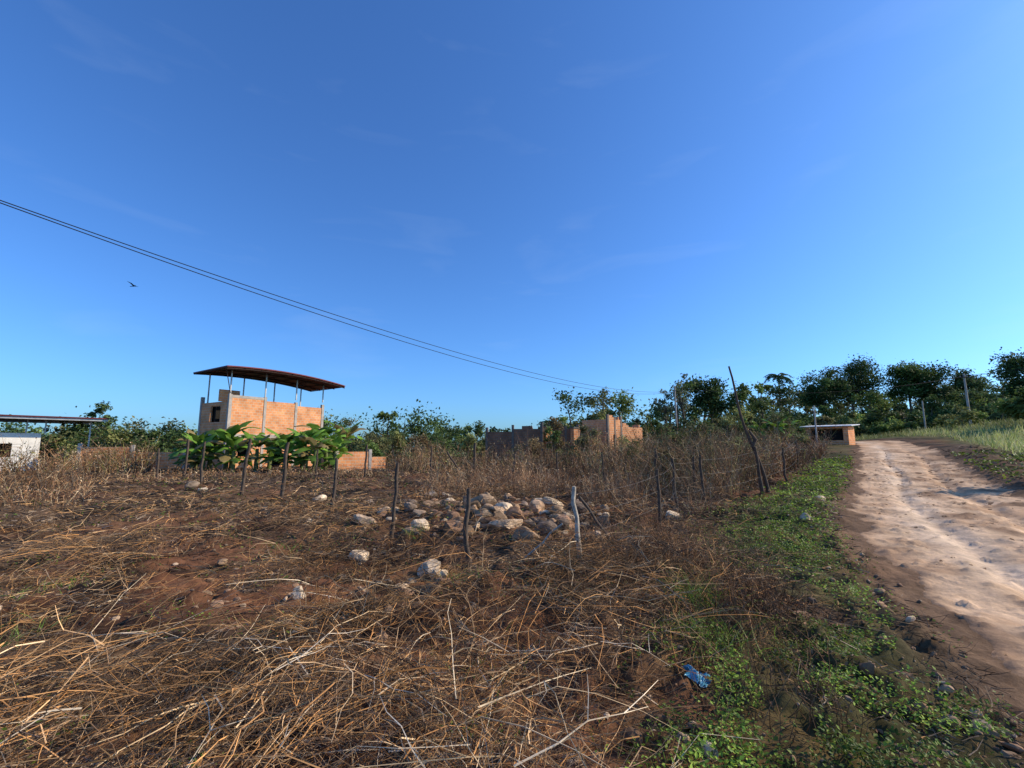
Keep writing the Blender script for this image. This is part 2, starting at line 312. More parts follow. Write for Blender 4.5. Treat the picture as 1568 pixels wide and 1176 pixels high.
for (cx,cy,n,h,sp) in [(1.75,4.7,180,.46,.12),(1.6,3.9,170,.34,.16),(1.95,5.2,100,.42,.12),(-3.9,3.9,50,.25,.12),(-5.2,5.5,60,.22,.2),(-1.7,8.3,60,.3,.1),(-.6,5.9,60,.25,.15),(-3.6,7.6,40,.22,.2),(3.7,8.6,120,.18,.5),(5.6,11,140,.2,.7),(-.2,3.6,60,.22,.2),(.9,2.4,80,.16,.3),(-4.6,3.2,60,.2,.2)]:
    tuft(cx,cy,n,h,sp,[(.17,.28,.04),(.21,.33,.05),(.28,.31,.10)])
n=26000;x=rng.uniform(22,75,n);y=rng.uniform(22,62,n);k=(road_lat(x,y)>HW+3);x=x[k];y=y[k];n=len(x);B=rng.normal(0,.25,(n,3))
stems(acc,np.stack([x,y,H(x,y)-.02],1),np.stack([rng.normal(0,.3,n),rng.normal(0,.3,n),np.ones(n)],1),rng.uniform(.25,.7,n),.03,B,2,2,colmix(n,[(.36,.37,.13),(.26,.31,.09),(.42,.40,.19)],.2)*patch(x,y,.2,335,.6,1.2))
acc.make("green_grass",M_leaf)
# ---------------------------------------------------------------- stones
def ico(sub):
    bm=bmesh.new();bmesh.ops.create_icosphere(bm,subdivisions=sub,radius=1);bm.verts.ensure_lookup_table()
    v=np.array([q.co[:] for q in bm.verts]);f=np.array([[q.index for q in p.verts] for p in bm.faces]);bm.free();return v,f
SV,SF=ico(3);SV1,SF1=ico(2)
def stones(name,xs,ys,sz,cols,hi=False,sink=.25):
    V0,F0=(SV,SF) if hi else (SV1,SF1);Vs=[];Fs=[];Cs=[];n0=0
    zz=H(np.array(xs),np.array(ys));cc=colmix(len(xs),cols,.25)
    for i in range(len(xs)):
        r=np.ones(len(V0))
        for p in nrm(rng.normal(0,1,(9 if hi else 6,3))):
            d=V0@p;r=np.where(d>.05,np.minimum(r,rng.uniform(.45,.85)/np.maximum(d,.05)),r)
        v=V0*r[:,None]*np.array([rng.uniform(.75,1.6),rng.uniform(.8,1.3),rng.uniform(.6,.95)])*sz[i]*1.12
        if hi:v=v+V0*(rng.normal(0,.014,len(V0))*sz[i])[:,None]
        a=rng.uniform(0,6.28);b=rng.normal(0,.4);R=np.array([[math.cos(a),-math.sin(a),0],[math.sin(a),math.cos(a),0],[0,0,1]])@np.array([[1,0,0],[0,math.cos(b),-math.sin(b)],[0,math.sin(b),math.cos(b)]])
        v=v@R.T+[xs[i],ys[i],zz[i]+sz[i]*(.5-sink)]
        Vs.append(v);Fs.append(F0+n0);Cs.append(np.repeat(cc[i:i+1],len(v),0));n0+=len(v)
    return mkmesh(name,np.concatenate(Vs),np.concatenate(Fs),np.concatenate(Cs),M_stone)
ST=[(.30,.20,.125),(.44,.31,.20),(.26,.15,.09),(.36,.23,.14),(.18,.13,.095),(.54,.40,.26)]
n=190;xs=np.concatenate([rng.normal(-.2,1.35,n),rng.normal(-1.2,.6,22)]);ys=np.concatenate([rng.normal(9.9,1.1,n),rng.normal(5.9,.5,22)])
sz=np.concatenate([np.clip(rng.lognormal(-2.35,.5,n),.04,.22),np.clip(rng.lognormal(-2.8,.45,22),.04,.12)])
stones("rock_pile",xs,ys,sz,ST,True,.33)
n=40;xs=rng.uniform(-3.2,2.8,n);ys=rng.uniform(8.5,14,n);stones("rock_pile",xs,ys,np.clip(rng.lognormal(-2.3,.45,n),.05,.22),ST,True,.35)
SB=[(.54,.41,.28),(.44,.32,.22)]
for (a,b,s) in [(-10.2,10.2,.17),(-5.0,4.55,.10),(-2.2,4.95,.10),(6.4,10.2,.13),(9.0,13.6,.14),(-5.6,13.6,.17),(-4.0,12.9,.18),(-2.55,14.9,.24),(-2.0,14.4,.18),(-1.2,6.9,.13),(-.95,5.9,.11),(-11,16,.2),(-10.5,15.8,.15),(1.0,2.55,.045)]:
    stones("boulder",[a],[b],[s],SB,True,.3)
x,y=scat(6500,1.6,16,-50,50,1.);lat=-road_lat(x,y)-HW
pr=.05+.85*np.exp(-((lat-.6)/.6)**2)+.4*soil_mask(x,y);k=(rng.random(len(x))<pr)&((lat>.1)|((lat>-4.1)&(rng.random(len(x))<.25)));x=x[k];y=y[k]
rs=np.hypot(x,y);lat=-road_lat(x,y)-HW
sz=np.clip(rng.lognormal(-4.6,.65,len(x)),.004,.045)*np.where(lat<0,.4,1)*(1+rs*.04)
stones("scattered_stones",x,y,sz,[(.30,.195,.12),(.26,.155,.09),(.19,.115,.07),(.22,.13,.08),(.42,.30,.20)],False)
# ---------------------------------------------------------------- fences
def tube(acc,pts,rad,ns=8,col=(.1,.1,.1)):
    pts=np.array(pts,float);rad=np.broadcast_to(rad,(len(pts),));T=nrm(np.gradient(pts,axis=0))
    ref=np.array([0.,0,1]) if abs(T[0,2])<.9 else np.array([1.,0,0]);u=nrm(np.cross(T,ref));v=np.cross(T,u)
    a=np.arange(ns)*2*np.pi/ns
    V=pts[:,None]+rad[:,None,None]*(np.cos(a)[None,:,None]*u[:,None]+np.sin(a)[None,:,None]*v[:,None])
    n=len(pts);i,j=np.meshgrid(np.arange(n-1),np.arange(ns),indexing='ij');i=i.ravel();j=j.ravel()
    F=np.stack([i*ns+j,i*ns+(j+1)%ns,(i+1)*ns+(j+1)%ns,(i+1)*ns+j],1)
    acc.add(V,F,np.array(col));e=V[-1]
    if ns==8:
        acc.add(np.concatenate([e]),np.array([[0,1,2,3],[0,3,4,7],[4,5,6,7]]),np.array(col))
def post(parent,name,x,y,h,r,lx=0,ly=0,mat=None,seed=0):
    z=float(H(x,y));n=7;t=np.linspace(0,1,n);k=np.random.default_rng(seed+int(abs(x*100)))
    pts=np.stack([x+lx*t*h+k.normal(0,.014,n)*(t>0),y+ly*t*h+k.normal(0,.014,n)*(t>0),z-.25+t*(h+.25)],1)
    a=Acc();tube(a,pts,r*(1.05-.25*t)*(1+k.normal(0,.08,n)),8);a.make(name,mat or M_wood,parent,True)
def fence(posts,wires,name="wire_fence"):
    e=empty(name);ends=posts
    for i,p in enumerate(posts):
        lx,ly=(p[4],p[5]) if len(p)>4 else (0,0)
        post(e,f"post_{i+1}",p[0],p[1],p[2],p[3],lx,ly,p[6] if len(p)>6 else None,i)
    a=Acc()
    for w in wires:
        for p,q in zip(ends[:-1],ends[1:]):
            lxp,lyp=(p[4],p[5]) if len(p)>4 else (0,0);lxq,lyq=(q[4],q[5]) if len(q)>4 else (0,0)
            A=np.array([p[0]+lxp*w*p[2],p[1]+lyp*w*p[2],float(H(p[0],p[1]))+p[2]*w]);B=np.array([q[0]+lxq*w*q[2],q[1]+lyq*w*q[2],float(H(q[0],q[1]))+q[2]*w])
            t=np.linspace(0,1,7)[:,None];P=A+(B-A)*t;P[:,2]-=(.03+rng.random()*.05)*4*(t*(1-t))[:,0]
            tube(a,P,.002,4)
    a.make("wires",M_wire,e);return e
fence([(-22,27,1.5,.05),(-17.05,22.3,1.5,.05,-.05,0),(-16.0,22.6,1.95,.06,.04,0),(-12.4,18.5,1.7,.05),(-8.56,14.7,1.75,.055,.09,0),(-6.76,13.66,1.7,.06,.05,0),(-4.39,11.41,1.3,.045,.04,0),(-2.13,8.36,1.3,.038,.03,0),(-.61,6.38,1.2,.034,.0,0,M_wood),(.97,6.66,1.05,.038,-.09,0,M_woodpale),(2.9,9.2,1.1,.035),(4.11,11.63,1.25,.04,-.05,0),(5.06,12.24,1.35,.04,-.05,0),(8.1,15.0,1.5,.06,-.12,0),(11.5,19.5,1.4,.045),(15.5,25,1.4,.045)],[.35,.62,.9])
fence([(-9.5,22.5,1.4,.05),(-7.0,22.0,1.6,.05,.03,0),(-4.2,24,1.5,.05),(-1.75,21.3,1.75,.06,.02,0),(.1,19.4,1.3,.05),(2.0,20.5,1.2,.045),(3.85,19.3,1.3,.05,-.05,0),(5.15,16.5,1.5,.055),(5.6,14.2,1.4,.05),(9.2,19.5,1.4,.05),(12.5,23,1.3,.05)],[.4,.85])
e=empty("fence_brace");post(e,"brace",1.85,7.3,.85,.026,-.9,.1,M_wood,5);post(e,"rail",-.15,6.9,.55,.018,1.6,0,M_woodpale,7)
e=empty("fence_brace");post(e,"pole",-2.0,21.5,1.3,.05,-.8,0,M_wood,9)
a=Acc();z=float(H(8.2,15.1));t=np.linspace(0,1,12)
px=8.35-1.12*t+.07*np.sin(t*8);pz=z-.2+4.4*t;tube(a,np.stack([px,15.1+0*t,pz],1),.065*(1-.55*t),8,(.1,.08,.06))
tube(a,[(7.9,15.1,z+1.5),(8.02,15.1,z+1.75),(7.8,15.05,z+2.05)],[.06,.07,.03],8)
a.make("tall_crooked_pole",M_wood,None,True)
# ---------------------------------------------------------------- buildings
def boxes(name,lst,mat,parent):
    V=[];F=[];UV=[];n=0
    for lo,hi in lst:
        lo=np.array(lo,float);hi=np.array(hi,float)
        c=np.array([[ (hi if (k>>a)&1 else lo)[a] for a in range(3)] for k in range(8)])
        fs=[(0,4,6,2),(1,3,7,5),(0,1,5,4),(2,6,7,3),(0,2,3,1),(4,5,7,6)];ax=[0,0,1,1,2,2]
        V.append(c)
        for f,k in zip(fs,ax):
            F.append([q+n for q in f]);p=c[list(f)]
            UV.append(p[:,[1,2]] if k==0 else p[:,[0,2]] if k==1 else p[:,[0,1]])
        n+=8
    ob=mkmesh(name,np.concatenate(V),np.array(F),None,mat,parent)
    uv=ob.data.uv_layers.new(name="UVMap");uv.data.foreach_set("uv",np.concatenate(UV).astype(np.float32).ravel())
    return ob
def wallx(x0,x1,y0,y1,z0,z1,ops=()):
    r=[];cur=x0
    for (a,b,c,d) in sorted(ops):
        if a>cur:r.append(((cur,y0,z0),(a,y1,z1)))
        if c>z0:r.append(((a,y0,z0),(b,y1,c)))
        if d<z1:r.append(((a,y0,d),(b,y1,z1)))
        cur=b
    if cur<x1:r.append(((cur,y0,z0),(x1,y1,z1)))
    return r
def wally(y0,y1,x0,x1,z0,z1,ops=()):
    return [((l[1],l[0],l[2]),(h[1],h[0],h[2])) for l,h in wallx(y0,y1,x0,x1,z0,z1,ops)]
hx,hy=-20.6,33.0;gz=float(H(hx,hy))-.1;rot=math.atan2(.85,.53)
e=empty("brick_house",(hx,hy,gz),rot)
Lh=7.9;Wh=4.3;s0=2.55;t0=5.45
w=.15
boxes("brick_walls",wallx(.22,2.6,.04,.04+w,0,s0-.25,[(.9,1.8,.9,2)])+wallx(2.8,5.2,.04,.04+w,0,s0-.25,[(3.4,4.3,0,2.1)])+wallx(5.4,Lh-.22,.04,.04+w,0,s0-.25)
 +wallx(.22,2.6,.04,.04+w,s0,t0-.22)+wallx(2.8,5.2,.04,.04+w,s0,t0-.30)+wallx(5.4,Lh-.22,.04,.04+w,s0,t0-.5)
 +wally(.22,Wh-.22,.04,.04+w,0,s0-.25,[(1.4,2.4,.9,2.0)])+wally(.22,Wh-.22,.04,.04+w,s0,t0-.5,[(1.2,2.7,s0+.9,s0+2.1)])
 +wally(.22,Wh-.22,Lh-.04-w,Lh-.04,0,s0-.25)+wally(.22,Wh-.22,Lh-.04-w,Lh-.04,s0,t0-.5)
 +wallx(.22,Lh-.22,Wh-.04-w,Wh-.04,0,s0-.25)+wallx(.22,Lh-.22,Wh-.04-w,Wh-.04,s0,t0-.5)
 +wallx(.22,1.7,1.9,2.05,t0-.4,t0+.5),M_brick,e)
cols=[]
for cx in (0,2.6,5.2,Lh-.22):
    wd=.22 if cx in(0,Lh-.22) else .2
    for cy in (0,Wh-.22):
        cols.append(((cx,cy,0),(cx+wd,cy+.22,s0-.25)));cols.append(((cx,cy,s0),(cx+wd,cy+.22,t0-(.0 if cx<5 else .2))))
boxes("concrete_frame",cols+[((-.02,-.02,s0-.25),(Lh+.02,Wh+.02,s0)),((.22,.02,t0-.22),(2.6,.20,t0-.04))],M_conc,e)
boxes("room_shade_blocks",[((.3,1.8,.02),(Lh-.3,Wh-.4,s0-.3)),((.3,2.4,s0+.02),(Lh-.5,Wh-.4,t0-.8))],M_dark,e)  # solid blocks, room shade painted near-black behind the openings
rz=7.05-gz
nu=24;xs=np.linspace(-1.0,Lh+1.0,nu);rise=lambda q:rz+.26*(1-((q-2.6)/4.6)**2);RB_=Wh-.75
pl=[]
for cx in (.05,2.65,5.25,Lh-.15):
    for cy in (.06,RB_-.25):pl.append(((cx,cy,t0+.001 if cy<1 else s0+.001),(cx+.08,cy+.08,rise(cx)+.0-.02*cy)))
boxes("roof_posts",pl,M_steelw,e)
V=[];
for q in xs:
    for yy,dz in ((-1.4,0),(RB_,-.08),(RB_,.0),(-1.4,.08)):V.append((q,yy,rise(q)+dz))
V=np.array(V);F=[]
for i in range(nu-1):
    for k in range(4):F.append([i*4+k,i*4+(k+1)%4,(i+1)*4+(k+1)%4,(i+1)*4+k])
F+= [[0,1,2,3],[(nu-1)*4+3,(nu-1)*4+2,(nu-1)*4+1,(nu-1)*4]]
mkmesh("roof",V,np.array(F),None,M_roofred,e)
a=Acc()
for yy in (-1.3,.1,Wh/2,RB_-.1):
    tube(a,[(q,yy,rise(q)-.12) for q in xs],.05,4)
for q in np.linspace(-.95,Lh+.95,9):tube(a,[(q,-1.35,rise(q)-.05),(q,RB_-.05,rise(q)-.14)],.035,4)
tube(a,[(.1,.1,s0+2.95),(-.9,-1.1,rise(-.9)-.1)],.03,4);tube(a,[(5.3,.1,rz-.6),(6.4,.1,rz+.0)],.02,4);tube(a,[(5.3,.1,rz+.0),(6.9,.08,rz-.7)],.02,4)
a.make("roof_frame",M_steel,e)
e=empty("white_house",(-36,27.5,float(H(-33,30))-.1),math.radians(50))
boxes("walls",wallx(0,5.4,0,.18,0,2.6,[(3.3,4.1,1.0,1.9)])+wally(.18,5,5.22,5.4,0,2.6)+wally(.18,5,0,.18,0,2.6)+wallx(.18,5.22,4.82,5,0,2.6),M_plast,e)
boxes("room_shade_block",[((.4,.9,.02),(5.0,4.6,2.5))],M_dark,e)  # black-painted block in place of the unlit room
boxes("roof",[((-2,-1.5,3.65),(8.6,5.8,3.73))],M_roofred,e)
boxes("roof_beams",[((-2,-1.4,3.5),(8.6,-1.3,3.647)),((-2,5.5,3.5),(8.6,5.6,3.647))]+[((c,-.3,0 if c>5.5 else 2.61),(c+.08,-.22,3.64)) for c in(4.6,5.5,7.8)],M_steelw,e)
e=empty("low_brick_wall",(-29.3,31.0,-.1),math.radians(22))
boxes("bricks",wallx(.2,2.9,.0,.14,0,1.65)+wallx(3.1,6.0,0,.14,0,1.3),M_brick,e);boxes("pillars",[((0,-.03,0),(.2,.17,1.9)),((2.9,-.03,0),(3.1,.17,1.8)),((6.0,-.03,0),(6.2,.17,1.6))],M_conc,e)
def hut(name,x,y,rotd,L,W,hh,mat,roofm,ops=(),over=.35,slope=.25,frame=False,eops=None,fm=None,steps=False):
    e=empty(name,(x,y,float(H(x,y))-.1),math.radians(rotd))
    lst=wallx(0,L,0,.15,0,hh,ops)+wally(.15,W,0,.15,0,hh)+wally(.15,W,L-.15,L,0,hh,[(W*.4,W*.4+.8,.9,1.7)] if eops is None else eops)+wallx(.15,L-.15,W-.15,W,0,hh)
    if steps:lst+=[((.21,.002,hh),(.75,.148,hh+.38)),((.75,.002,hh),(1.05,.148,hh+.2)),((L-.148,.3,hh),(L-.002,W*.45,hh+.3))]
    boxes("walls",lst,mat,e)
    boxes("room_shade_block",[((.3,.8,.02),(L-.3,W-.3,hh-.3))],M_dark,e)  # near-black block, painted shade behind door and window openings
    if frame:boxes("concrete_columns",[((-.03,-.03,0),(.2,.17,hh+.45)),((L-.2,-.03,0),(L+.03,.17,hh+.35)),((L*.5-.1,-.03,0),(L*.5+.1,-.003,hh+.2))],fm or M_concd,e)
    if roofm:
        V=[(-over,-over,hh+.02),(L+over,-over,hh+.02),(L+over,W+over,hh+slope),(-over,W+over,hh+slope)];V+=[(a,b,c+.07) for a,b,c in V]
        mkmesh("roof",V,[[0,3,2,1],[4,5,6,7],[0,1,5,4],[1,2,6,5],[2,3,7,6],[3,0,4,7]],None,roofm,e)
    return e
e=empty("low_brick_wall",(-11.2,29.2,-.1),math.radians(40));boxes("bricks",wallx(.2,2.2,0,.14,0,1.35)+wallx(2.4,3.4,0,.14,0,1.0),M_brick,e);boxes("pillars",[((0,-.03,0),(.2,.17,1.5)),((2.2,-.03,0),(2.4,.17,1.5))],M_conc,e)
e=empty("unfinished_brick_house",(-2.3,40,float(H(-1,40))-.1),math.radians(-10))
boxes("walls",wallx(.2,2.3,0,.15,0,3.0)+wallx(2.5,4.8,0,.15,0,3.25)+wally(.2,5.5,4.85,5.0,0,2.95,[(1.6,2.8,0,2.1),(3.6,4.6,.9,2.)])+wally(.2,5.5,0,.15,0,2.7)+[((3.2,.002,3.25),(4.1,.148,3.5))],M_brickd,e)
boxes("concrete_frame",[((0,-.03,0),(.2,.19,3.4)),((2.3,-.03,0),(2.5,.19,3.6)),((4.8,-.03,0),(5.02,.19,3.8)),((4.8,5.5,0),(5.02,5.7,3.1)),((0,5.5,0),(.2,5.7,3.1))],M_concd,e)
e=empty("sunlit_side_block",(2.95,39.4,float(H(3,39))-.1),math.radians(30));boxes("bricks",[((0,0,0),(.6,.5,3.3))],M_brick,e);boxes("cap",[((-.05,-.05,3.3),(.65,.55,3.42))],M_concd,e)  # added brighter brick block standing for the house's sunlit right side
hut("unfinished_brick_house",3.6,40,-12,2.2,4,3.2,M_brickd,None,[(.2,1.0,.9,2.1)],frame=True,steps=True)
e=empty("sunlit_side_block",(5.3,39.2,float(H(5,39))-.1),math.radians(30));boxes("bricks",[((0,0,0),(.5,.5,3.2))],M_brick,e);boxes("cap",[((-.05,-.05,3.2),(.55,.55,3.3))],M_concd,e)  # second added block, orange brick in place of a sunlit side wall
hut("brick_house",8.7,41.5,42,2.2,3.0,3.9,M_brick,None,[(.8,1.3,1.5,2.5)],frame=True,steps=True)
hut("brick_house",10.3,43,38,3.2,2.4,3.1,M_brick,None,steps=True)
hut("brick_house",28.6,44.5,-50,3.4,2.0,1.75,M_brick,M_tin,[(.4,3.0,.5,1.6)],slope=.2,over=.4,eops=[])
# ---------------------------------------------------------------- banana plants
def banana(x,y,h,seed):
    k=np.random.default_rng(seed);z=float(H(x,y));a=Acc()
    st=h*.46;tube(a,[(x,y,z-.1),(x+.02,y,z+st*.5),(x,y+.02,z+st)],[.15,.13,.09],8,(.18,.21,.07))
    for i in range(13):
        az=i*2.4+k.uniform(-.3,.3);el=k.uniform(1.05,1.45) if i<7 else k.uniform(.3,.9);L=h*k.uniform(.42,.62);n=9;t=np.linspace(0,1,n)
        el_t=el-t*k.uniform(.8,1.9);dx=np.cumsum(np.cos(el_t))*L/n;dz=np.cumsum(np.sin(el_t))*L/n
        zb=st-.05 if i<9 else st*.5
        c=np.stack([x+dx*math.cos(az),y+dx*math.sin(az),z+zb+dz],1)
        side=np.array([-math.sin(az),math.cos(az),0]);wd=.24*np.sin(np.pi*np.clip(.12+t*.88,0,1))**.6*(h/2.8);wd[0]=.03
        fold=k.uniform(.1,.8)
        Lf=c+side*wd[:,None]+np.array([0,0,1])*(-fold*wd)[:,None]+k.normal(0,.035,(n,3));Rt=c-side*wd[:,None]+np.array([0,0,1])*(-fold*wd)[:,None]+k.normal(0,.035,(n,3))
        V=np.stack([Lf,c,Rt],1).reshape(-1,3);F=[]
        for q in range(n-1):
            for s in range(2):
                if k.random()<.1:continue
                F.append([q*3+s,q*3+s+1,q*3+s+4,q*3+s+3])
        g=np.array([.15,.27,.035])*k.uniform(.55,1.5) if k.random()>.14 else np.array([.34,.25,.10])
        a.add(V,np.array(F),g)
    a.make("banana_plant",M_leaf,None,True)
for i,(x,y,h) in enumerate([(-19.6,28.3,2.9),(-18.5,27.6,3.0),(-17.6,28.4,4.0),(-16.7,27.6,2.7),(-15.8,28.5,3.0),(-18.0,29.6,3.5),(-20.4,29.6,2.8),(-13.6,27.6,2.9),(-12.7,28.4,3.5),(-11.8,27.6,3.0),(-14.3,29.2,3.4),(-11.0,28.6,2.6),(-12.2,30.2,3.3),(-16.4,31.2,3.2),(-14.2,34,4.4),(-12.6,34.5,4.4),(-20.9,30.5,3.0),(-19.0,29.0,3.2),(-13.2,29.0,3.2)]):banana(x,y,h,i+40)
for i,(x,y,h) in enumerate([(25.0,43,3.4),(26.2,44,3.2),(24,44,3.0)]):banana(x,y,h,i+80)
# ---------------------------------------------------------------- trees
def tree_geo(ab,al,x,y,h,cr,col,k,dens=1.,ls=.3,base=.35,nb=9,z=None,vert=1.):
    z=float(H(x,y)) if z is None else z
    r0=.035*h*.6
    top=np.array([x+k.normal(0,.04*h),y+k.normal(0,.04*h),z+h*.75])
    m=np.array([x+k.normal(0,.02*h),y,z+h*.35])
    tube(ab,[(x,y,z-.2),m,(m+top)/2+k.normal(0,.01*h,3),top],[r0,r0*.8,r0*.5,r0*.15],6,(.14,.11,.08))
    for b in range(nb):
        th=k.uniform(0,6.28);f=k.uniform(0,1);hz=z+h*(base+(1-base)*(.15+.78*f))
        rr=cr*math.sqrt(max(.05,1-((f-.4)/.72)**2))*k.uniform(.2,.85)
        c=np.array([x+rr*math.cos(th),y+rr*math.sin(th),hz]);
        q=m+(top-m)*min(.9,max(0,f*.8));mid=(q+c)/2+[0,0,-.05*h]
        tube(ab,[q,mid,c],[r0*.35,r0*.22,r0*.08],4,(.14,.11,.08))
        br=cr*k.uniform(.26,.48);n=int(150*dens*k.uniform(.7,1.2));
        d=nrm(k.normal(0,1,(n,3)))*(k.random((n,1))**.45)*(1+.28*k.normal(0,1,(n,1)))
        P=c+d*br*np.array([1,1,.75*vert])
        P[:,2]=np.maximum(P[:,2],z+.1)
        cc=np.array(col)*k.uniform(.6,1.4)*(1+k.normal(0,.22,(n,1)))
        leaves(al,P,ls*.72*k.uniform(.5,1.3,n),.3,np.clip(cc,.005,1),.55)
G1=(.12,.17,.045);G2=(.19,.24,.06);G3=(.07,.11,.033);G4=(.24,.25,.085);G5=(.10,.14,.05);G6=(.17,.16,.07)
def tree(name,x,y,h,cr,col,seed,**kw):
    k=np.random.default_rng(seed);e=empty(name,(0,0,0));ab=Acc();al=Acc();tree_geo(ab,al,x,y,h,cr,col,k,**kw)
    ab.make("trunk_and_limbs",M_bark,e);al.make("crown",M_far,e)
tl=Acc();tb=Acc();k=np.random.default_rng(55);GS=[G1,G2,G3,G4,G5,G6,G3]
def row(n,a0,a1,y0,y1,h0,h1,wf=.5,dens=.8,ls=.32,base=.05):
    for i in range(n):
        a=a0+(a1-a0)*(i+k.random())/n;y=k.uniform(y0,y1);x=a*y
        h=(h0+(h1-h0)*k.random()**1.6)*k.uniform(.8,1.2);tree_geo(tb,tl,x,y,h,h*wf*k.uniform(.7,1.3),GS[k.integers(0,len(GS))],k,dens,ls,base,6)
row(70,-1.25,.16,62,85,3.2,6.4,.7,.95)
row(36,-1.2,-.05,44,56,1.8,4.0,.75,ls=.24)
row(18,-1.15,-.78,36,46,2.0,3.4,.8,ls=.22)
row(28,.1,.62,60,78,5,9.0,.45,1.)
row(22,.12,.62,50,58,2.4,5,.55,ls=.25)
row(36,.5,1.2,62,74,2.6,5.4,.6,1.)
row(34,.62,1.25,74,96,3.6,7.0,.55,1.)
row(26,.55,1.25,96,125,4,8.5,.6,ls=.45)
row(10,.84,1.2,50,60,1.8,3.4,.8,ls=.24)
tb.make("distant_treeline_trunks",M_bark);tl.make("distant_treeline",M_far)
tree("broadleaf_tree",-62*.905,62,7.4,2.0,G5,1,nb=10)
tree("broadleaf_tree",-.27*60,60,6.8,2.2,G1,2,nb=8,dens=.6)
tree("slender_tree",.189*52,52,8.0,2.2,G4,3,nb=20,base=.25,dens=.6,ls=.2)
tree("slender_tree",.372*58,58,9.6,1.5,(.20,.22,.12),4,nb=14,base=.3,dens=.5,ls=.2)
tree("slender_tree",.345*58,59,7.8,1.3,(.18,.20,.10),5,nb=12,base=.35,dens=.5,ls=.2)
tree("broadleaf_tree",.43*62,62,9.4,3.4,G3,6,nb=24,dens=1.3)
tree("broadleaf_tree",.50*62,62,8.2,2.4,G1,16,nb=14)
tree("broadleaf_tree",.55*64,64,9.2,1.8,G2,7,nb=12,dens=.6)
tree("broadleaf_tree",.69*84,84,11.4,4.6,G3,8,nb=36,dens=1.7)
tree("broadleaf_tree",.755*88,88,12.2,5.8,G3,9,nb=42,dens=1.7)
tree("broadleaf_tree",.88*86,86,10.8,4.6,G1,10,nb=36,dens=1.6)
tree("broadleaf_tree",.94*84,84,10.0,4.6,G3,11,nb=34,dens=1.6)
tree("broadleaf_tree",1.01*80,80,8.8,3.4,G5,12,nb=22,dens=1.3)
tree("broadleaf_tree",1.15*66,66,11.4,4.6,G3,13,nb=34,dens=1.6)
tree("broadleaf_tree",1.13*44,44,3.8,2.2,G1,14,nb=14,base=.1)
tree("broadleaf_tree",23.5,17.0,4.0,1.8,G1,15,nb=14,base=.2,ls=.14)
for i,(a,y,h,c) in enumerate([(-.095,36,3.0,1.0),(.09,37,3.3,.9),(.1,38,3.9,1.2),(.17,38,3.9,1.2),(.25,38,2.0,1.2),(.33,42,2.8,1.5),(-.2,38,2.4,1.2),(.4,40,2.8,1.6),(.47,42,3.2,1.5),(-.30,36,1.9,1.0),(-.68,30,1.8,1.),(.58,44,3.0,1.4),(-.26,42,3.0,1.3),(-.15,44,3.2,1.4),(.04,34,2.0,1.1),(.15,33,2.2,1.1),(.63,38,1.2,.8),(.36,34,2.4,1.3),(.44,32,2.2,1.2),(.42,22,1.7,.9),(.5,24,1.8,.9),(.26,25,1.9,1.0),(.33,20,1.6,.8),(.52,28,2.2,1.1)]):
    tree("shrub",a*y,y,h,c,(G4,G1,(.24,.17,.08),G6)[i%4],200+i,nb=11,base=.1,ls=.13 if y>30 else .08,dens=1.1)
px,py=.588*70,70.;pz=float(H(px,py));a=Acc();b=Acc();hp=1.6+.152*70-pz
t=np.linspace(0,1,8);tube(a,np.stack([px+.3*np.sin(t*2),py+0*t,pz-.2+t*(hp+.2)],1),.16*(1-.4*t),8,(.16,.13,.10))
tp=np.array([px+.3*math.sin(2),py,pz+hp])
for i in range(17):
    az=i*2.4;el=rng.uniform(.1,1.2);n=9;L=2.3;t=np.linspace(0,1,n);et=el-1.7*t
    d=np.cumsum(np.cos(et))*L/n;zz=np.cumsum(np.sin(et))*L/n;c=tp+np.stack([d*math.cos(az),d*math.sin(az),zz],1)
    tube(b,c,.03,4,(.06,.09,.03))
    m=70;u=rng.random(m)*(n-1);c0=np.stack([np.interp(u,np.arange(n),c[:,q]) for q in range(3)],1)
    sd=np.array([-math.sin(az),math.cos(az),0])*np.where(rng.random(m)<.5,-1,1)[:,None]
    stems(b,c0,sd+np.array([math.cos(az)*.5,math.sin(az)*.5,-.5]),.5,.045,np.zeros((m,3)),1,2,np.array([.06,.10,.035]))
e=empty("palm_tree");a.make("trunk",M_bark,e);b.make("fronds",M_far,e)
# ---------------------------------------------------------------- power line and poles
def upole(x,y,h,arm=True,name="utility_pole",r=.13):
    z=float(H(x,y));e=empty(name);a=Acc();tube(a,[(x,y,z-.3),(x,y,z+h*.5),(x,y,z+h)],[r,r*.85,r*.65],8);a.make("shaft",M_conc,e,True)
    if arm:
        boxes("crossarm",[((x-.7,y-.05-r,z+h-.5),(x+.7,y+.05-r,z+h-.4))],M_wood,e)
        a=Acc()
        for q in(-.6,0.2,.6):tube(a,[(x+q,y-r,z+h-.4),(x+q,y-r,z+h-.28)],[.04,.03],8)
        a.make("insulators",M_conc,e)
    return z+h
A=np.array([-11.3,9.4])
e=empty("power_line");a=Acc()
t=np.linspace(-.25,1,70)
for k_,(oz,Sg,ox) in enumerate([(0,1.38,0),(-.07,1.62,.12)]):
    tube(a,np.stack([A[0]+30.3*t+ox*0.3,A[1]+43.6*t,6.98+1.0*t-4*Sg*t*(1-t)+oz],1),.013,5)
a.make("cables",M_cable,e)
upole(-18.9,-1.5,8.6);upole(19.1,53,7.2,False)
z1=upole(1.005*52,52,6.2,True);z2=upole(.905*58,58,4.2,False,r=.1);z3=upole(.665*40,40,3.6,False,r=.08);
upole(1.35*44,44,7,True)
a=Acc();t=np.linspace(0,1,20)
